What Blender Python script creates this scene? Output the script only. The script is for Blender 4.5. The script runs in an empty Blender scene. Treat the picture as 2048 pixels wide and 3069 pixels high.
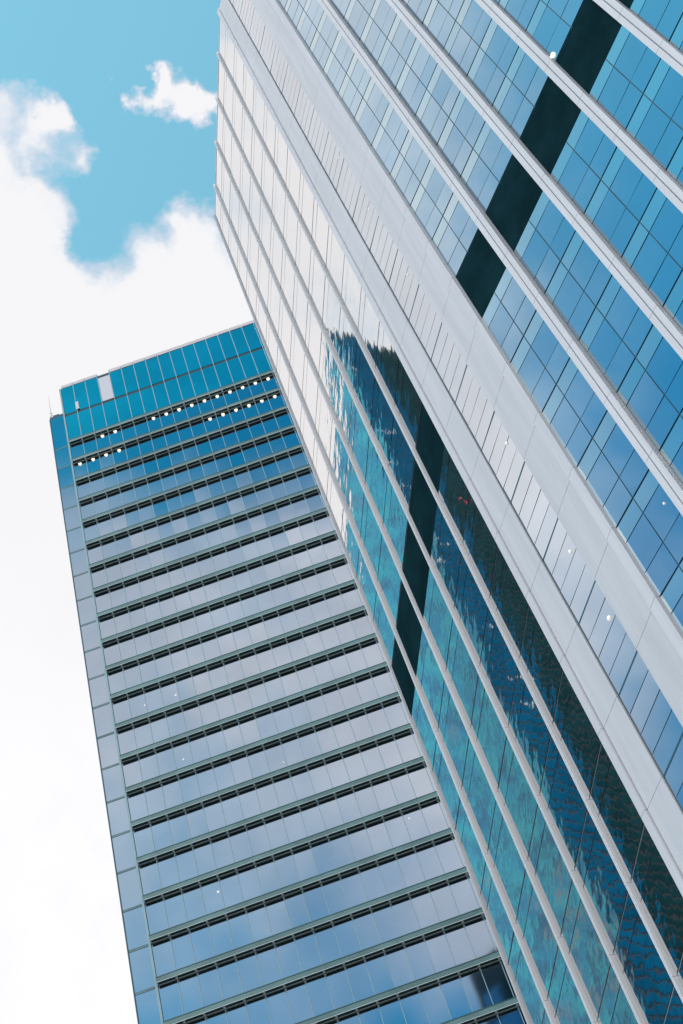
import bpy, bmesh, math, random
from mathutils import Vector, Matrix
R = math.radians
random.seed(7)
sc = bpy.context.scene
C = sc.collection
H0 = 1.6                                   # eye height above the pavement

# ------------------------------------------------------------------ camera
cam_d = bpy.data.cameras.new('camera')
cam = bpy.data.objects.new('camera', cam_d); C.objects.link(cam)
CM = ((0.9436568935913895, -0.32921435438373087, 0.03360916608831712),
      (0.24562132187073277, 0.764845832042016, 0.5955510217021123),
      (-0.22176977571328943, -0.5537406993130082, 0.8026141068436425))
rot = Matrix([[CM[i][0], -CM[i][1], -CM[i][2]] for i in range(3)])
cam.matrix_world = Matrix.Translation((0, 0, H0)) @ rot.to_4x4()
cam_d.sensor_fit = 'VERTICAL'; cam_d.sensor_height = 36.0
cam_d.lens = 4769.0435 / 3069 * 36.0
cam_d.clip_start = 0.1; cam_d.clip_end = 6000
sc.camera = cam
FPX = 4769.0435
def to_px(p):                              # used only to rank panes by how large they show
    v = rot.transposed() @ (Vector(p) - Vector((0, 0, H0)))
    if v.z > -0.1: return None
    return (1024 + v.x / -v.z * FPX, 1534.5 - v.y / -v.z * FPX)

# ------------------------------------------------------------------ node helpers
class NT:
    def __init__(s, tree):
        s.t = tree; s.n = tree.nodes; s.l = tree.links
    def node(s, kind, **kw):
        n = s.n.new(kind)
        for k, v in kw.items(): setattr(n, k, v)
        return n
    def put(s, sock, v):
        if isinstance(v, bpy.types.NodeSocket): s.l.new(v, sock)
        else: sock.default_value = v
    def math(s, op, a, b=None, clamp=False):
        n = s.node('ShaderNodeMath', operation=op, use_clamp=clamp)
        s.put(n.inputs[0], a)
        if b is not None: s.put(n.inputs[1], b)
        return n.outputs[0]
    def vmath(s, op, a, b=None):
        n = s.node('ShaderNodeVectorMath', operation=op)
        s.put(n.inputs[0], a)
        if b is not None: s.put(n.inputs[1], b)
        return n.outputs['Value'] if op in ('LENGTH', 'DISTANCE', 'DOT_PRODUCT') else n.outputs['Vector']
    def smooth(s, v, lo, hi, a=0.0, b=1.0):
        n = s.node('ShaderNodeMapRange', interpolation_type='SMOOTHSTEP')
        s.put(n.inputs['Value'], v)
        n.inputs['From Min'].default_value = lo; n.inputs['From Max'].default_value = hi
        n.inputs['To Min'].default_value = a; n.inputs['To Max'].default_value = b
        return n.outputs['Result']
    def mix(s, f, a, b, blend='MIX'):
        n = s.node('ShaderNodeMix', data_type='RGBA', blend_type=blend)
        s.put(n.inputs[0], f); s.put(n.inputs[6], a); s.put(n.inputs[7], b)
        return n.outputs[2]
    def noise(s, vec, scale, detail=4, rough=0.5, out='Fac', dist=0.0):
        n = s.node('ShaderNodeTexNoise')
        s.put(n.inputs['Vector'], vec)
        n.inputs['Scale'].default_value = scale; n.inputs['Detail'].default_value = detail
        n.inputs['Roughness'].default_value = rough; n.inputs['Distortion'].default_value = dist
        return n.outputs[out]

# ------------------------------------------------------------------ sky
SUN_AZ, SUN_EL = -140.0, 48.0              # azimuth from +Y towards +X
w = bpy.data.worlds.new('World'); sc.world = w; w.use_nodes = True
nt = NT(w.node_tree); nt.n.clear()
out = nt.node('ShaderNodeOutputWorld'); bg = nt.node('ShaderNodeBackground')
nt.l.new(bg.outputs[0], out.inputs[0])
sky = nt.node('ShaderNodeTexSky', sky_type='NISHITA'); sky.sun_disc = False
sky.sun_elevation = R(SUN_EL); sky.sun_rotation = R(SUN_AZ)
sky.air_density = 1.0; sky.dust_density = 0.6; sky.ozone_density = 1.6
SKY_K = 0.1
bg.inputs['Strength'].default_value = SKY_K
D = nt.node('ShaderNodeTexCoord').outputs['Generated']
def dirv(az, tn):                          # sky direction from azimuth and tan(elevation)
    v = Vector((math.sin(R(az)), math.cos(R(az)), tn)); v.normalize(); return v
def dpx(x, y):                             # direction of a point seen in the frame (2048 x 3069)
    v = rot @ Vector(((x - 1024) / FPX, -(y - 1534.5) / FPX, -1)); v.normalize(); return v
wv = nt.noise(D, 16.0, 5, 0.6, 'Color')
wv = nt.vmath('SUBTRACT', wv, (0.5, 0.5, 0.5))
sclv = nt.node('ShaderNodeVectorMath', operation='SCALE'); nt.put(sclv.inputs[0], wv); sclv.inputs['Scale'].default_value = 0.065
DW = nt.vmath('ADD', D, sclv.outputs[0])
def blob(c, r0, r1, amt):
    d = nt.vmath('DISTANCE', DW, tuple(c))
    return nt.smooth(d, r0, r1, amt, 0.0)
fields = []
# blue openings in the cloud (negative) and cloud in the openings (positive)
K = 1.30612
NEG = [(dpx(330*K, 150*K), 0.075, 0.135, -1.0), (dpx(120*K, -10*K), 0.07, 0.125, -1.0), (dpx(420*K, 370*K), 0.012, 0.050, -0.85), (dpx(140*K, 400*K), 0.03, 0.065, -0.32), (dpx(300*K, 540*K), 0.02, 0.05, -0.30),
       (dpx(300*K, 390*K), 0.01, 0.035, -0.5), (dpx(220*K, 640*K), 0.003, 0.032, -0.95), (dpx(190*K, 560*K), 0.003, 0.022, -0.5),
       (dpx(10*K, 410*K), 0.003, 0.022, -0.4),
       (dirv(-115, 1.6), 0.10, 0.37, -1.05), (dirv(-108, 1.05), 0.02, 0.20, -0.62), (dirv(-92, 0.62), 0.12, 0.44, -0.85),
       (dirv(180, 2.6), 0.18, 0.30, -1.0), (dirv(-166, 1.05), 0.08, 0.42, -0.24), (dirv(-71, 0.45), 0.14, 0.50, -0.95),
       (dirv(-169, 0.58), 0.08, 0.36, -0.50), (dirv(-179, 0.6), 0.03, 0.13, -0.6), (dirv(168, 0.75), 0.03, 0.12, -0.45), (dirv(120, 1.0), 0.2, 0.7, -0.5)]
POS = [(dpx(40*K, 1600*K), 0.16, 0.34, 0.75), (dpx(330*K, 760*K), 0.03, 0.09, 0.35), (dirv(-86, 2.3), 0.05, 0.22, 0.7), (dpx(5*K, 310*K), 0.012, 0.040, 1.35), (dpx(124*K, 270*K), 0.002, 0.019, 1.3), (dpx(140*K, 350*K), 0.006, 0.030, 1.1), (dpx(70*K, 235*K), 0.002, 0.034, 0.85), (dpx(200*K, 330*K), 0.002, 0.03, 0.55), (dpx(215*K, 385*K), 0.002, 0.018, 0.7),
       (dpx(308*K, 165*K), 0.003, 0.022, 1.15), (dpx(332*K, 192*K), 0.003, 0.020, 0.9), (dpx(362*K, 212*K), 0.004, 0.026, 1.15), (dpx(398*K, 248*K), 0.002, 0.030, 1.15),
       (dpx(440*K, 248*K), 0.004, 0.018, 0.95), (dpx(475*K, 238*K), 0.002, 0.013, 0.6),
       (dpx(60*K, 480*K), 0.01, 0.035, 0.7), (dpx(430*K, 520*K), 0.008, 0.028, 0.8), (dpx(340*K, 475*K), 0.003, 0.014, 0.4)]
cov = None
for c, a, b, k in NEG + POS:
    f = blob(c, a, b, k)
    cov = f if cov is None else nt.math('ADD', cov, f)
cov = nt.math('ADD', cov, 1.0)
n1 = nt.noise(DW, 15.0, 9, 0.66, 'Fac')
n2 = nt.noise(D, 5.0, 3, 0.5, 'Fac')
near = nt.smooth(nt.vmath('DISTANCE', D, tuple(dpx(300, 300))), 0.2, 0.9)
cov = nt.math('ADD', cov, nt.math('MULTIPLY', nt.math('SUBTRACT', n1, 0.5), nt.smooth(near, 0.0, 1.0, 1.7, 0.85)))
cov = nt.smooth(cov, 0.0, 1.12)
# blue: the sky texture, pulled towards the cyan of the film; deeper away from the frame's own patch of sky
near = nt.smooth(nt.vmath('DISTANCE', D, tuple(dpx(300, 300))), 0.2, 0.9)
tint = nt.mix(near, (2.75, 4.3, 3.1, 1), (0.05, 1.22, 1.50, 1))
blue = nt.mix(1.0, sky.outputs[0], tint, 'MULTIPLY')
gain = nt.node('ShaderNodeVectorMath', operation='SCALE'); nt.put(gain.inputs[0], blue); gain.inputs['Scale'].default_value = 1.0
BLUE = gain
cl_n = nt.noise(D, 9.0, 5, 0.6, 'Fac')
cl_far = nt.mix(nt.smooth(cl_n, 0.35, 0.65), (10.0, 9.85, 10.2, 1), (12.4, 12.2, 12.4, 1))
cl_near = nt.mix(nt.smooth(cov, 0.5, 1.0), (8.3, 8.0, 8.9, 1), (9.3, 9.25, 9.5, 1))
cl = nt.mix(near, cl_near, cl_far)
col = nt.mix(cov, gain.outputs[0], cl)
nt.l.new(col, bg.inputs['Color'])

# ------------------------------------------------------------------ sun and exposure
sd = bpy.data.lights.new('sun', 'SUN'); so = bpy.data.objects.new('sun', sd); C.objects.link(so)
sd.energy = 1.2; sd.angle = R(10); sd.color = (1.0, 0.96, 0.9)
sv = Vector((math.sin(R(SUN_AZ)) * math.cos(R(SUN_EL)), math.cos(R(SUN_AZ)) * math.cos(R(SUN_EL)), math.sin(R(SUN_EL))))
so.rotation_euler = sv.to_track_quat('Z', 'Y').to_euler(); so.location = sv * 300
sc.view_settings.view_transform = 'Standard'; sc.view_settings.look = 'None'
sc.view_settings.gamma = 1.0; sc.view_settings.exposure = 0.0; sc.view_settings.use_curve_mapping = False
sc.cycles.max_bounces = 8; sc.cycles.glossy_bounces = 5; sc.cycles.use_denoising = True
sc.cycles.caustics_reflective = False; sc.cycles.blur_glossy = 0.3

# ------------------------------------------------------------------ materials
def mat(name, col, rough=0.5, metal=0.0, var=0.0, vscale=0.5, bump=0.0, bscale=8.0, emit=None, spec=0.5, wave=None, streak=None):
    m = bpy.data.materials.new(name); m.use_nodes = True
    t = NT(m.node_tree); b = t.n['Principled BSDF']
    b.inputs['Roughness'].default_value = rough; b.inputs['Metallic'].default_value = metal
    b.inputs['Specular IOR Level'].default_value = spec
    tc = t.node('ShaderNodeTexCoord').outputs['Object']
    c4 = (*col, 1)
    if var:
        vc = tc
        if streak:
            ms = t.node('ShaderNodeMapping'); t.put(ms.inputs['Vector'], tc); ms.inputs['Scale'].default_value = streak; vc = ms.outputs[0]
        f = t.noise(vc, vscale, 5, 0.6)
        lo = tuple(c * (1 - var) for c in col) + (1,); hi = tuple(min(1, c * (1 + var)) for c in col) + (1,)
        t.l.new(t.mix(t.smooth(f, 0.3, 0.7), lo, hi), b.inputs['Base Color'])
    else:
        b.inputs['Base Color'].default_value = c4
    if bump:
        bn = t.node('ShaderNodeBump'); bn.inputs['Strength'].default_value = 1.0; bn.inputs['Distance'].default_value = bump
        mp = t.node('ShaderNodeMapping'); t.put(mp.inputs['Vector'], tc)
        if wave: mp.inputs['Scale'].default_value = wave
        t.l.new(t.noise(mp.outputs[0], bscale, 2, 0.45), bn.inputs['Height'])
        t.l.new(bn.outputs[0], b.inputs['Normal'])
    if emit:
        b.inputs['Emission Color'].default_value = (*emit[:3], 1); b.inputs['Emission Strength'].default_value = emit[3]
    return m
M = {}
M['glass_a'] = mat('coated window glass', (0.46, 0.487, 0.53), 0.05, 1.0, var=0.05, vscale=0.15, bump=0.0012, bscale=0.5)
M['glass_crown'] = mat('teal screen glass', (0.12, 0.62, 0.60), 0.08, 1.0, var=0.10, vscale=0.12, bump=0.001, bscale=0.4)
M['glass_l'] = mat('wavy mirror glass', (0.80, 0.785, 0.77), 0.03, 1.0, bump=0.0055, bscale=1.0, wave=(1, 1, 1.3))
M['glass_r'] = mat('blue mirror glass', (0.36, 0.50, 0.60), 0.04, 1.0, var=0.06, vscale=0.12, bump=0.0012, bscale=0.5)
M['glass_r2'] = mat('pale spandrel glass', (0.50, 0.62, 0.66), 0.10, 1.0, var=0.05, vscale=0.2)
M['glass_m'] = mat('grey mirror glass', (0.58, 0.62, 0.66), 0.06, 1.0, var=0.05, vscale=0.2)
M['joint'] = mat('dark teal gasket', (0.02, 0.10, 0.14), 0.6)
M['joint_pale'] = mat('pale grey gasket', (0.42, 0.46, 0.49), 0.6)
M['joint_soft'] = mat('grey gasket', (0.22, 0.27, 0.31), 0.6)
M['mullion'] = mat('grey green mullion paint', (0.30, 0.46, 0.50), 0.45, var=0.06)
M['fascia'] = mat('green grey painted fascia', (0.13, 0.25, 0.25), 0.5, var=0.22, vscale=0.35)
M['fascia_edge'] = mat('dark green trim', (0.03, 0.11, 0.11), 0.5)
M['slot'] = mat('dark louvre slot', (0.018, 0.065, 0.075), 0.7)
M['bracket'] = mat('pale green soffit bar', (0.80, 0.92, 0.92), 0.5)
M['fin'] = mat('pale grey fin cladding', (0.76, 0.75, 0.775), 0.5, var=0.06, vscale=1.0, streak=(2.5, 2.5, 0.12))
M['fin_flare'] = mat('fin cladding with painted flare', (0.90, 0.87, 0.87), 0.4, var=0.04, vscale=1.0, streak=(2.5, 2.5, 0.12))  # the fin cladding again, bright flare on the far wing put into its colour
M['panel'] = mat('pale grey metal panel', (0.71, 0.705, 0.725), 0.42, var=0.06, vscale=1.0, streak=(2.0, 2.0, 0.12))
M['louvre'] = mat('near black louvre band', (0.008, 0.030, 0.038), 0.8, var=0.25, vscale=0.5, spec=0.0)
M['coping'] = mat('pale coping metal', (0.72, 0.64, 0.66), 0.5, var=0.05)
M['blank'] = mat('white blank panel', (0.70, 0.70, 0.76), 0.5)
M['core'] = mat('dark facade backing', (0.03, 0.09, 0.12), 0.8)
M['roofing'] = mat('grey roof membrane', (0.25, 0.25, 0.25), 0.9, var=0.1)
M['lamp'] = mat('lit lamp lens', (1, 0.95, 0.88), 0.4, emit=(1.0, 0.90, 0.70, 1.25))
M['speck'] = mat('dim lamp lens', (0.8, 0.8, 0.76), 0.4, emit=(1.0, 0.96, 0.88, 0.55))
M['steel'] = mat('galvanised steel', (0.45, 0.45, 0.46), 0.4, 0.6)
M['tan'] = mat('tan painted plant', (0.38, 0.30, 0.22), 0.7, var=0.1)
M['c_teal'] = mat('teal facade with painted sky sheen', (0.0, 0.46, 0.85), 0.5, var=0.35, vscale=0.6, spec=0.1)  # sky mirrored in the glass side face is painted into the teal tones
M['c_teal_deep'] = mat('deep teal facade with painted sky sheen', (0.0, 0.24, 0.46), 0.5, var=0.35, vscale=0.6, spec=0.1)
M['c_teal_pale'] = mat('pale teal facade with painted sky sheen', (0.02, 0.72, 0.95), 0.5, var=0.2, vscale=0.6, spec=0.1)
M['c_grey'] = mat('grey facade panel', (0.30, 0.46, 0.55), 0.5, var=0.2, vscale=0.6, spec=0.1)
M['c_blue'] = mat('deep blue facade glass', (0.004, 0.12, 0.24), 0.4, 0.0, var=0.25, vscale=0.3, spec=0.0)
M['c_dark'] = mat('dark green facade glass', (0.010, 0.055, 0.065), 0.4, 0.0, var=0.25, vscale=0.3, spec=0.0)
M['c_line'] = mat('black floor joint', (0.002, 0.012, 0.02), 0.7)
M['ground'] = mat('concrete paving', (0.30, 0.30, 0.29), 0.9, var=0.15, vscale=0.3)
M['red'] = mat('red warning lens', (0.8, 0.05, 0.05), 0.4, emit=(1.0, 0.08, 0.08, 3.0))

# ------------------------------------------------------------------ mesh builder
class MB:
    def __init__(s): s.v = []; s.f = []; s.mi = []; s.m = []
    def _mi(s, m):
        if m not in s.m: s.m.append(m)
        return s.m.index(m)
    def quad(s, a, b, c, d, m):
        i = len(s.v); s.v += [tuple(a), tuple(b), tuple(c), tuple(d)]; s.f.append((i, i+1, i+2, i+3)); s.mi.append(s._mi(m))
    def hexa(s, P, m):                      # P: 4 bottom corners then 4 top corners, both counter-clockwise from above
        i = len(s.v); s.v += [tuple(p) for p in P]; k = s._mi(m)
        for q in ((3,2,1,0), (4,5,6,7), (0,1,5,4), (1,2,6,5), (2,3,7,6), (3,0,4,7)):
            s.f.append(tuple(i+j for j in q)); s.mi.append(k)
    def fan(s, pts, m):
        i = len(s.v); s.v += [tuple(p) for p in pts]; s.f.append(tuple(range(i, i+len(pts)))); s.mi.append(s._mi(m))
    def build(s, name, parent=None, smooth=False):
        me = bpy.data.meshes.new(name); me.from_pydata(s.v, [], s.f)
        for m in s.m: me.materials.append(M[m])
        me.polygons.foreach_set('material_index', s.mi)
        if smooth: me.polygons.foreach_set('use_smooth', [True] * len(s.f))
        me.update(); o = bpy.data.objects.new(name, me); C.objects.link(o)
        if parent: o.parent = parent; o.matrix_parent_inverse = (parent.matrix_world if parent.type == 'EMPTY' else parent.parent.matrix_world).inverted() if parent.type == 'EMPTY' else Matrix.Identity(4)
        return o
def thing(name, label, cat, loc, group=None):
    o = bpy.data.objects.new(name, None); C.objects.link(o); o.location = loc; o.empty_display_size = 2
    o.matrix_world = Matrix.Translation(loc)
    o['label'] = label; o['category'] = cat
    if group: o['group'] = group
    return o

class Wall:
    """a vertical facade plane: s runs along it, n outwards, z up (z measured from the camera's eye level)"""
    def __init__(s, p, q):
        s.p = Vector((p[0], p[1], 0)); d = Vector((q[0]-p[0], q[1]-p[1], 0)); s.len = d.length; s.d = d / s.len
        s.n = Vector((s.d.y, -s.d.x, 0))    # right hand side of p->q
    def P(s, a, z, o=0.0): 
        v = s.p + s.d * a + s.n * o; return Vector((v.x, v.y, z + H0))
    def box(s, mb, a0, a1, z0, z1, o0, o1, m):
        mb.hexa([s.P(a0,z0,o1), s.P(a1,z0,o1), s.P(a1,z0,o0), s.P(a0,z0,o0), s.P(a0,z1,o1), s.P(a1,z1,o1), s.P(a1,z1,o0), s.P(a0,z1,o0)], m)
    def pane(s, mb, a0, a1, z0, z1, o, m, tilt=0.0):
        tx = random.gauss(0, tilt) * (a1 - a0); tz = random.gauss(0, tilt) * (z1 - z0)
        w0, w1, h0, h1 = -tx/2, tx/2, -tz/2, tz/2
        mb.quad(s.P(a0,z0,o+w0+h0), s.P(a1,z0,o+w1+h0), s.P(a1,z1,o+w1+h1), s.P(a0,z1,o+w0+h1), m)
def dome(mb, wl, a, z, o, r, m, seg=12, flat=1.0, ph=0.0):
    """half-dome lamp lens bulging out of the facade and hanging down"""
    rings = 4; c = wl.P(a, z, o)
    up = Vector((0, 0, 1)); pts = []
    for i in range(rings + 1):
        t = math.pi / 2 * i / rings
        pts.append([c + (wl.d * math.cos(ph + 2*math.pi*j/seg) + up * math.sin(ph + 2*math.pi*j/seg) * flat) * (r * math.cos(t)) + wl.n * (r * 0.7 * math.sin(t)) for j in range(seg)])
    for i in range(rings):
        for j in range(seg):
            k = (j + 1) % seg
            mb.quad(pts[i][j], pts[i][k], pts[i+1][k], pts[i+1][j], m)

# ------------------------------------------------------------------ ground
g = MB(); g.quad((-2500,-2500,0), (2500,-2500,0), (2500,2500,0), (-2500,2500,0), 'ground')
go = g.build('ground'); go['kind'] = 'structure'

# ================================================================== ledge tower (left)
AX, AY, AZ, CW = -20.1438, 92.0075, 157.5896, 1.49954
GY = AY + 0.42                                # glass plane
NC = 20
ta = thing('office_tower', 'lower glass tower with a horizontal ledge at every storey and a blue-green roof screen', 'tower', (AX, GY, 0))
WA = Wall((AX, GY), (AX + NC * CW, GY))       # n = -Y, towards the camera
assert WA.n.y < 0
XL = -1.86                                    # the corner strip left of the first mullion
XR = NC * CW
core = MB()
def box3(mb, x0, x1, y0, y1, z0, z1, m):
    mb.hexa([(x0,y0,z0), (x1,y0,z0), (x1,y1,z0), (x0,y1,z0), (x0,y0,z1), (x1,y0,z1), (x1,y1,z1), (x0,y1,z1)], m)
box3(core, AX + XL + 0.03, AX + XR, GY + 0.14, GY + 26, 0, 153.0 + H0, 'core')
core.build('body', ta)
rf = MB(); box3(rf, AX + XL + 0.3, AX + XR - 0.3, GY + 0.5, GY + 25.5, 153.0 + H0, 153.4 + H0, 'roofing'); rf.build('roof', ta)
ZJ = lambda j: AZ - 4 * j
# storeys
for j in range(1, 40):
    z1 = ZJ(j) - 0.45; z0 = ZJ(j + 1) - 0.02
    if z0 < 0: break
    b = MB()
    for i in range(NC):
        WA.pane(b, i * CW + 0.03, (i + 1) * CW - 0.03, z0, z1, 0.0, 'glass_a', 0.004 if j < 7 else 0.0025)
        # transom behind the ledge's foot
    WA.box(b, 0, XR, z0 - 0.05, z1, -0.12, -0.035, 'joint_soft')
    for i in range(NC + 1):
        if i: WA.box(b, i * CW - 0.028, i * CW + 0.028, z0, z1, -0.03, 0.055, 'mullion')
    b.build('window_band', ta)
    # ledge: fascia, trim, soffit with two dark slots, pale bar and brackets
    b = MB(); b2 = MB(); z = ZJ(j); f = z - 0.45
    WA.box(b, 0.0, XR, f, z - 0.07, 0.03, 0.41, 'fascia')
    WA.box(b, 0.0, XR, z - 0.07, z, 0.03, 0.43, 'fascia_edge')
    WA.box(b, 0.02, XR, f - 0.012, f, 0.035, 0.40, 'slot')
    WA.box(b2, 0.0, XR, f - 0.05, f - 0.013, 0.36, 0.41, 'bracket')
    WA.box(b2, 0.0, XR, f - 0.05, f - 0.013, 0.01, 0.055, 'bracket')
    for i in range(NC + 1):
        WA.box(b2, max(0, i * CW - 0.085), i * CW + 0.085, f - 0.052, f - 0.014, 0.056, 0.359, 'bracket')
    lo = b.build('ledge', ta); b2.build('soffit_bars', lo)
# corner strip: one column of flush panes with shallow joints
b = MB(); WA.box(b, XL + 0.04, -0.18, 0, 160.3, -0.12, -0.03, 'joint'); b.build('corner_backing', ta)
zt = 159.7; j = 1
while zt > 4:
    zb = ZJ(j) - 0.62; b = MB()
    WA.pane(b, XL + 0.10, -0.20, zb + 0.22, zt - 0.03, 0.0, 'glass_a', 0.004)
    WA.pane(b, XL + 0.10, -0.20, zb + 0.02, zb + 0.20, 0.0, 'fascia', 0)
    b.build('corner_window', ta); zt = zb; j += 1
b = MB(); WA.box(b, XL - 0.02, XL + 0.08, 0, 159.75, -0.6, 0.03, 'joint'); b.build('corner_edge_trim', ta)
b = MB(); WA.box(b, -0.19, -0.01, 0, 165.7, -0.12, 0.12, 'mullion'); b.build('corner_post', ta)
# side return wall of the tower
WS = Wall((AX + XL, GY + 26), (AX + XL, GY + 0.62)); b = MB()
if WS.n.x > 0: WS.n = -WS.n
for k in range(0, 40):
    b.quad(WS.P(0.1, 4*k+0.1, 0.02), WS.P(25.0, 4*k+0.1, 0.02), WS.P(25.0, 4*k+3.4, 0.02), WS.P(0.1, 4*k+3.4, 0.02), 'glass_r') if 4*k < 150 else None
b.build('side_glazing', ta)
# crown screen
z_mid1, z_mid0, z_top = 159.82, 159.32, 165.72
for (za, zb_, mrow) in ((ZJ(1) + 0.02, z_mid0, 0), (z_mid1, z_top, 1)):
    b = MB()
    for i in range(NC):
        if mrow == 1 and i == 3: continue
        WA.pane(b, i * CW + 0.03, (i + 1) * CW - 0.03, za, zb_, 0.0, 'glass_crown', 0.003)
        WA.box(b, i * CW + 0.03, (i + 1) * CW - 0.03, zb_ - 0.45, zb_ - 0.0, 0.012, 0.02, 'joint') if False else None
    WA.box(b, 0, XR, za, zb_, -0.20, -0.06, 'joint')
    b.build('roof_screen', ta)
b = MB(); WA.box(b, 0.0, XR, z_mid0, z_mid1, -0.2, -0.03, 'slot'); b.build('screen_gap', ta)
b = MB()
for i in range(1, NC + 1): WA.box(b, i * CW - 0.04, i * CW + 0.04, ZJ(1), z_top + 0.5, -0.05, 0.09, 'mullion')
b.build('screen_mullions', ta)
for i in range(NC):
    b = MB(); drop = 0.0 if i > 3 else -0.05
    if i == 3: 
        WA.box(b, i*CW + 0.05, (i+1)*CW - 0.05, z_top - 0.5, z_top + 0.02, -0.10, 0.02, 'slot')
        WA.box(b, i*CW + 0.03, (i+1)*CW - 0.03, z_top + 0.02, z_top + 0.25, -0.35, -0.02, 'coping')
    else:
        WA.box(b, i*CW + 0.07, (i+1)*CW - 0.07, z_top + 0.01, z_top + 0.66 + drop, -0.30, 0.05, 'coping')
    o = b.build('coping', ta)
b = MB(); WA.box(b, 3*CW + 0.05, 4*CW - 0.05, z_mid1 + 0.02, z_top - 0.5, -0.05, 0.03, 'blank')
o = b.build('blank_panel', ta); o['label'] = 'white blank panel in the blue-green roof screen'
b = MB(); WA.box(b, 0.95*CW, 1.2*CW, z_mid1 + 0.1, z_mid1 + 1.7, 0.06, 0.14, 'blank'); b.build('access_hatch', ta)
# ceiling lamps seen at the head of the two top storeys
for zj, cells in ((ZJ(1), [2, 3] + list(range(6, 16))), (ZJ(2), [0, 1, 2, 3] + list(range(10, 16)))):
    for i in cells:
        b = MB(); dome(b, WA, (i + 0.52) * CW, zj - 1.02, 0.03, 0.23, 'lamp', seg=3, flat=0.8, ph=-math.pi/2)
        b.build('downlight', ta)
for x, z, r in ((-17.28, 107.1, 0.10), (-14.41, 107.0, 0.12), (-14.91, 98.9, 0.10), (-14.38, 83.7, 0.13), (-6.87, 94.6, 0.07), (1.28, 84.2, 0.09)):
    b = MB(); dome(b, WA, x - AX, z, 0.02, r * 0.8, 'speck', flat=1.0); b.build('window_lamp', ta)

# rooftop mast and plant at the tower's left corner
tm = thing('roof_mast', 'thin tapering mast at the far left corner of the ledged tower roof', 'mast', (AX + XL + 0.1, GY + 1.0, 160.3 + H0))
b = MB()
mp = [(AX + XL + 0.05, GY + 1.0)]
x, y = mp[0]
for k in range(6):
    r0, r1 = 0.13 * (1 - k / 6.5), 0.13 * (1 - (k + 1) / 6.5)
    za, zb_ = 153.4 + H0 + k * 2.3, 153.4 + H0 + (k + 1) * 2.3
    A = [(x + r0*math.cos(t), y + r0*math.sin(t), za) for t in (0.785, 2.356, 3.927, 5.498)]
    B = [(x + r1*math.cos(t), y + r1*math.sin(t), zb_) for t in (0.785, 2.356, 3.927, 5.498)]
    b.hexa([A[2], A[3], A[0], A[1], B[2], B[3], B[0], B[1]], 'steel')
b.build('pole', tm)
b = MB()
for k in range(5): box3(b, x - 0.3 + 0.04*k, x + 0.3 - 0.04*k, y - 0.03, y + 0.03, 160.6 + H0 + k*0.55, 160.66 + H0 + k*0.55, 'steel')
b.build('rungs', tm)
tp = thing('roof_plant', 'small tan rooftop machine standing behind the corner strip of the ledged tower', 'roof plant', (AX + XL + 0.9, GY + 1.6, 160.3 + H0))
b = MB(); box3(b, AX + XL + 0.45, AX + XL + 1.35, GY + 0.9, GY + 2.2, 160.0 + H0, 161.5 + H0, 'tan')
b.build('housing', tp)
b = MB(); box3(b, AX + XL + 0.25, AX + XL + 0.95, GY + 1.0, GY + 2.0, 161.52 + H0, 162.2 + H0, 'core'); b.build('hood', tp)
b = MB(); box3(b, AX + XL + 0.3, AX + XL + 1.5, GY + 0.8, GY + 2.3, 153.4 + H0, 159.98 + H0, 'steel'); b.build('frame', tp)

# ================================================================== curved-plan tower (right)
PE, PL, PR = (2.55575971, 56.82713432), (7.85575314, 41.00388415), (10.60486782, 35.85603591)
PN = (27.2, 13.85)                            # beyond the frame
ZR, ZB1, ZB0 = 120.68, 62.0, 58.02
tb = thing('faceted_glass_tower', 'pale faceted tower with upright fins, mirror glass and a black louvre storey', 'tower', (PR[0], PR[1], 0))
WL = Wall(PL, PE); WM = Wall(PR, PL); WR = Wall(PN, PR)
for q in (WL, WM, WR):
    if q.n.x > 0: q.n = -q.n
# use s measured from the shared corners: L from PL, M from PL, R from PR
WM = Wall(PL, PR); WM.n = -WM.n if WM.n.x > 0 else WM.n
WR = Wall(PR, PN); WR.n = -WR.n if WR.n.x > 0 else WR.n
b = MB()
def inset(p, dx, dy): return (p[0] + dx, p[1] + dy)
poly = [inset(PE, 0.22, -0.1), inset(PL, 0.22, 0.02), inset(PR, 0.22, 0.10), inset(PN, 0.2, 0.1), (46, 30), (30, 62), (14, 64)]
n = len(poly)
for zlo, zhi in ((-0.4, ZR - 0.4),):
    for i in range(n):
        p, q = poly[i], poly[(i+1) % n]
        b.quad((p[0], p[1], zlo), (q[0], q[1], zlo), (q[0], q[1], zhi + H0), (p[0], p[1], zhi + H0), 'core')
b.build('body', tb)
b = MB(); b.fan([(p[0], p[1], ZR - 0.4 + H0) for p in poly], 'roofing'); b.build('roof', tb)
b = MB()
WBk = Wall((14, 64), PE)
for k in range(29):
    b.quad(*[WBk.P(a, zz, 0.0) + Vector((0, 0.35, 0)) for a, zz in ((0.3, 4*k+0.3), (WBk.len-0.6, 4*k+0.3), (WBk.len-0.6, 4*k+3.7), (0.3, 4*k+3.7))], 'glass_r')
b.build('rear_glazing', tb)

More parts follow.
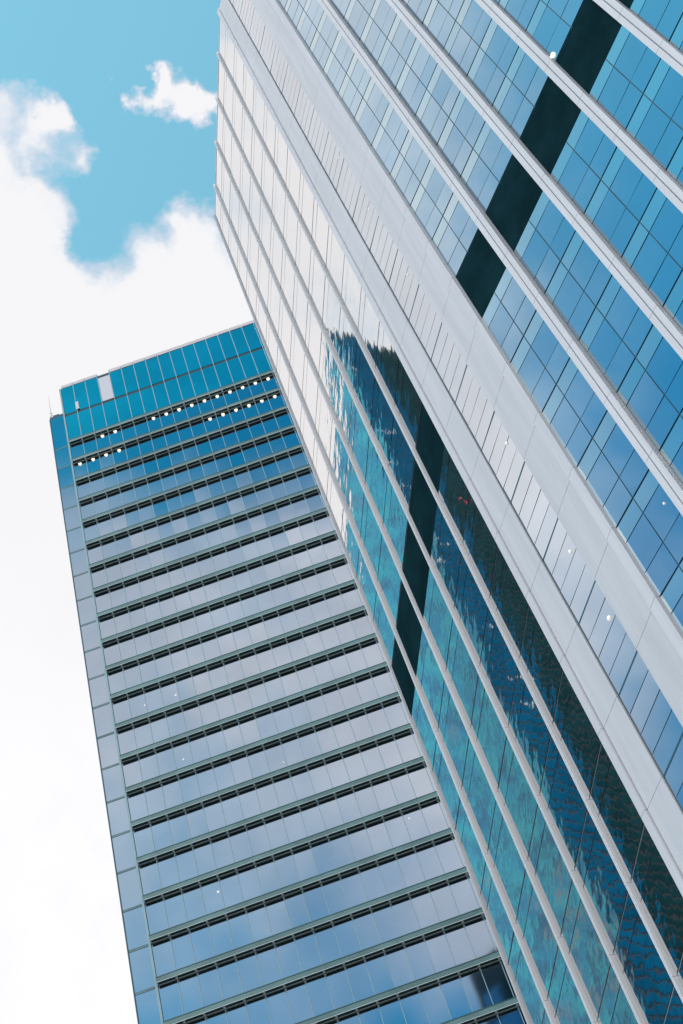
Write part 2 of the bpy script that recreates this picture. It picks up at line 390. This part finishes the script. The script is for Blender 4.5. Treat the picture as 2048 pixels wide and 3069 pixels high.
panes = []          # (projected area, wall, [(a0,a1,z0,z1,mat,tilt)...])
def project_area(wl, a0, a1, z0, z1):
    ps = [to_px(wl.P(a, z, 0)) for a, z in ((a0,z0),(a1,z0),(a1,z1),(a0,z1))]
    if any(p is None for p in ps): return 0
    cx = sum(p[0] for p in ps)/4; cy = sum(p[1] for p in ps)/4
    if not (0 < cx < 2048 and 0 < cy < 3069): return 0
    return abs(sum(ps[i][0]*ps[(i+1)%4][1] - ps[(i+1)%4][0]*ps[i][1] for i in range(4)))/2
def add_bay(wl, a0, a1, zlo, zhi, kind):
    k = math.floor((zlo - 2) / 4)
    while True:
        zf = 2 + 4*k                          # the heavy joint of this storey
        if zf >= zhi: break
        rows = ((0, 1.32), (1.32, 3.08), (3.08, 4.0)) if kind != 'M' else ((0, 1.0), (1.0, 2.0), (2.0, 3.0), (3.0, 4.0))
        if kind == 'L': rows = ((0, 3.08), (3.08, 4.0))
        lst = []
        am = (a0 + a1) / 2
        cols = ((a0, am), (am, a1)) if kind == 'R' else ((a0, a1),)
        for (r0, r1) in rows:
            z0, z1 = zf + r0, zf + r1
            z1 = min(z1, zhi)
            if z1 - z0 < 0.1 or z0 < zlo - 0.01: continue
            if kind != 'M' and zf + 0.5 > ZB0 and zf + 0.5 < ZB1: continue
            gb = 0.05 if r0 == 0 else 0.02
            gt = 0.05 if r1 == 4.0 else 0.03 if r1 > 3 else 0.02
            for (c0, c1) in cols:
                if kind == 'R': m = 'glass_r2' if r0 > 3 else 'glass_r'; tl = 0.004
                elif kind == 'L': m = 'glass_l'; tl = 0.0018
                else: m = 'glass_m'; tl = 0.004
                lst.append((c0 + 0.022, c1 - 0.022, z0 + gb, z1 - gt, m, tl))
        if lst: panes.append((project_area(wl, a0, a1, zf, min(zf + 4, zhi)), wl, lst))
        k += 1
LS = [3.16, 6.76, 10.36, 14.04]               # fins on the far wing (distance from the fold)
RS = [3.09 + 3.56*i for i in range(6)]        # fins on the near wing
ledg = [0.0] + LS + [WL.len]
for a0, a1 in zip(ledg[:-1], ledg[1:]): add_bay(WL, a0 + (0.12 if a0 else 0.14), a1 - 0.12, 2, ZR, 'L')
redg = [0.04] + RS
for i, (a0, a1) in enumerate(zip(redg[:-1], redg[1:])): add_bay(WR, a0 + (0.28 if i else 0.02), a1 - 0.28, 2, ZR, 'R')
Z0M, Z1M = 1.74, 3.78
add_bay(WM, Z0M + 0.03, Z1M - 0.03, 2, ZR, 'M')
panes.sort(key=lambda t: -t[0])
rest = MB()
for idx, (ar, wl, lst) in enumerate(panes):
    mb = MB() if idx < 100 else rest
    for (c0, c1, z0, z1, m, tl) in lst: wl.pane(mb, c0, c1, z0, z1, 0.0, m, tl)
    if idx < 100: mb.build('window', tb)
o = rest.build('window', tb); o['kind'] = 'stuff'
# backing that shows in the joints
for wl, a0, a1, m in ((WL, 0, WL.len - 0.05, 'joint_pale'), (WR, 0.03, WR.len, 'joint'), (WM, Z0M, Z1M, 'joint_soft')):
    b = MB(); wl.box(b, a0, a1, 0, ZR - 0.02, -0.10, -0.035, m); b.build('gasket_frame', tb)
# black louvre storey, recessed behind the fins
def louvres(wl, a0, a1, name='louvre_band'):
    b = MB(); wl.box(b, a0, a1, ZB0 + 0.02, ZB1 - 0.02, -0.030, -0.020, 'louvre')
    b.build(name, tb)
for a0, a1 in zip(ledg[:-1], ledg[1:]): louvres(WL, a0 + 0.12, a1 - 0.12)
for i, (a0, a1) in enumerate(zip(redg[:-1], redg[1:])): louvres(WR, a0 + (0.28 if i else 0.02), a1 - 0.28)
# fins: two flat ribs with a shadow joint between, cut at every storey
def fin(wl, a, w, dpt, ztop, m='fin'):
    b = MB(); zz = 2.0 - 4
    b_mid = 0.025
    wl.box(b, a - w/2 + 0.02, a + w/2 - 0.02, 0, ztop - 0.05, -0.03, dpt - 0.05, 'joint_soft')
    while zz < ztop:
        z0, z1 = max(zz + 0.012, -1.5), min(zz + 4 - 0.012, ztop)
        wl.box(b, a - w/2, a - b_mid, z0, z1, -0.02, dpt, m)
        wl.box(b, a + b_mid, a + w/2, z0, z1, -0.02, dpt, m)
        zz += 4
    b.build('fin', tb)
for a in LS: fin(WL, a, 0.18, 0.14, ZR + 0.45, 'fin_flare')
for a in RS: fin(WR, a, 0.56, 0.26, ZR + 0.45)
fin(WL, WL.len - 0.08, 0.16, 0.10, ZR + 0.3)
# folded centre strip: posts, wide metal panels on both sides of a narrow glazed column
for a0, a1, dpt in ((-0.06, 0.30, 0.16), (5.46, WM.len + 0.14, 0.16)):
    b = MB(); zz = -2
    while zz < ZR:
        WM.box(b, a0, a1, max(zz + 0.012, -1.5), min(zz + 3.988, ZR + 0.4), -0.1, dpt, 'fin'); zz += 4
    b.build('corner_fin', tb)
for k in range(1, 30):
    b = MB(); WM.box(b, Z0M, Z1M, 4*k - 2 - 0.045, 4*k - 2 + 0.045, -0.03, 0.004, 'joint'); b.build('storey_joint', tb)
for a0, a1 in ((0.33, Z0M), (Z1M, 5.43)):
    b = MB(); zz = -2
    WM.box(b, a0 - 0.02, a1, 0, ZR, -0.12, 0.02, 'joint_soft')
    while zz < ZR:
        WM.box(b, a0 + 0.012, a1 - 0.012, max(zz + 0.012, -1.5), min(zz + 3.988, ZR), 0.02, 0.07, 'panel'); zz += 4
    b.build('metal_cladding', tb)
b = MB(); WM.box(b, -0.05, WM.len, ZR + 0.02, ZR + 0.35, -0.3, 0.05, 'fin'); WL.box(b, 0.05, WL.len, ZR + 0.02, ZR + 0.2, -0.3, 0.02, 'fin')
WR.box(b, 0.15, WR.len, ZR + 0.02, ZR + 0.2, -0.3, 0.02, 'fin'); b.build('parapet_cap', tb)
for z, r in ((82.93, .07), (75.72, .08), (67.78, .08), (51.98, .09), (44.3, .10), (40.27, .13)):
    b = MB(); dome(b, WM, 3.36, z, 0.02, r * 0.8, 'speck'); b.build('window_lamp', tb)
b = MB(); dome(b, WR, 10.62, 62.45, 0.02, 0.13, 'lamp'); b.build('window_lamp', tb)
b = MB(); dome(b, WR, 2.35, 40.3, 0.02, 0.05, 'speck'); b.build('window_lamp', tb)

# the survey of this tower above is in units of a 4 m storey; its storeys are 3.4 m, so bring the whole tower to that size
SB = 0.85
for o in [tb] + list(tb.children):
    if o.type == 'MESH':
        for v in o.data.vertices: v.co = Vector((v.co.x * SB, v.co.y * SB, (v.co.z - H0) * SB + H0))
tb.location = (PR[0] * SB, PR[1] * SB, 0)
bpy.context.view_layer.update()
for o in tb.children: o.matrix_parent_inverse = Matrix.Translation(tb.location).inverted()

# ================================================================== neighbour tower outside the frame, seen only mirrored in the far wing
DC = 115.0
P0 = Vector((PL[0], PL[1])) * SB; dL = Vector((WL.d.x, WL.d.y)); nL = Vector((WL.n.x, WL.n.y))
def mirror(az, dist):
    v = Vector((math.sin(R(az)), math.cos(R(az)))) * dist
    return v - 2 * ((v - P0).dot(nL)) * nL
HC = 1.70 * DC
c0 = mirror(7.35, DC); c1 = mirror(2.43, DC * 1.36); c2 = mirror(10.7, DC * 1.07)
c1e = c0 + (c1 - c0) * 1.15; c2e = c0 + (c2 - c0) * 3.0
tc_ = thing('dark_tower', 'teal and dark green tower mirrored in the wavy far glass of the finned tower', 'tower', (c0.x, c0.y, 0))
b = MB()
ft = [(c2e.x, c2e.y), (c0.x, c0.y), (c1e.x, c1e.y), (c1e.x - 40, c1e.y + 5), (c2e.x - 12, c2e.y + 20)]
for i in range(5):
    p, q = ft[i], ft[(i+1) % 5]
    b.quad((p[0], p[1], 0), (q[0], q[1], 0), (q[0], q[1], HC + H0), (p[0], p[1], HC + H0), 'c_line')
b.fan([(p[0], p[1], HC + H0) for p in ft], 'roofing'); b.build('body', tc_)
WC = Wall((c0.x, c0.y), (c2e.x, c2e.y)); WT = Wall((c0.x, c0.y), (c1e.x, c1e.y))
if WC.n.y > 0: WC.n = -WC.n
if WT.n.x < 0: WT.n = -WT.n
for wl, kind in ((WC, 'front'), (WT, 'side')):
    b = MB(); fh = 1.34 if kind == 'front' else 2.0; step = 3.0 if kind == 'front' else 1.7
    k = 0
    while fh * (k + 1) < HC:
        a = 0.1
        while a < wl.len - step:
            if kind == 'front': m = 'c_blue' if a < 3.4 else 'c_dark'
            else: m = random.choices(('c_teal', 'c_teal_deep', 'c_teal_pale', 'c_grey'), (5, 2.0, 4.5, 0.1 + 1.8 * math.exp(-((fh*k - 0.42*HC) / 14) ** 2)))[0]
            wl.pane(b, a, a + step - 0.06, fh*k + (0.34 if kind == 'front' else 0.10), fh*k + fh, 0.06, m, 0.0)
            a += step
        k += 1
    b.build('curtain_wall', tc_)
def mirrored_lamp(az, tn, m='speck', r=0.2):
    # where the mirrored sight line meets the front of the neighbour tower
    v = Vector((math.sin(R(az)), math.cos(R(az)))); t = (P0.dot(nL)) / v.dot(nL); hit = v * t
    rv = v - 2 * v.dot(nL) * nL
    best = None
    for wl in (WC, WT):
        n2 = Vector((wl.n.x, wl.n.y)); p2 = Vector((wl.p.x, wl.p.y))
        den = rv.dot(n2)
        if abs(den) < 1e-4: continue
        u = (p2 - hit).dot(n2) / den
        if u <= 0: continue
        h = hit + rv * u; a = (h - p2).dot(Vector((wl.d.x, wl.d.y)))
        if 0 < a < wl.len and (best is None or u < best[0]): best = (u, wl, a)
    if best:
        b = MB(); dome(b, best[1], best[2], tn * (t + best[0]), 0.08, r, m); b.build('facade_lamp', tc_)
for az, tn in ((7.39, 1.595), (7.61, 1.451), (8.11, 1.439), (7.5, 1.385), (7.47, 1.341), (7.54, 1.24), (8.1, 1.225), (7.45, 1.205), (8.28, 1.085), (8.41, 1.012), (8.21, .979)):
    mirrored_lamp(az, tn)
mirrored_lamp(10.36, 1.269, 'red', 0.14)
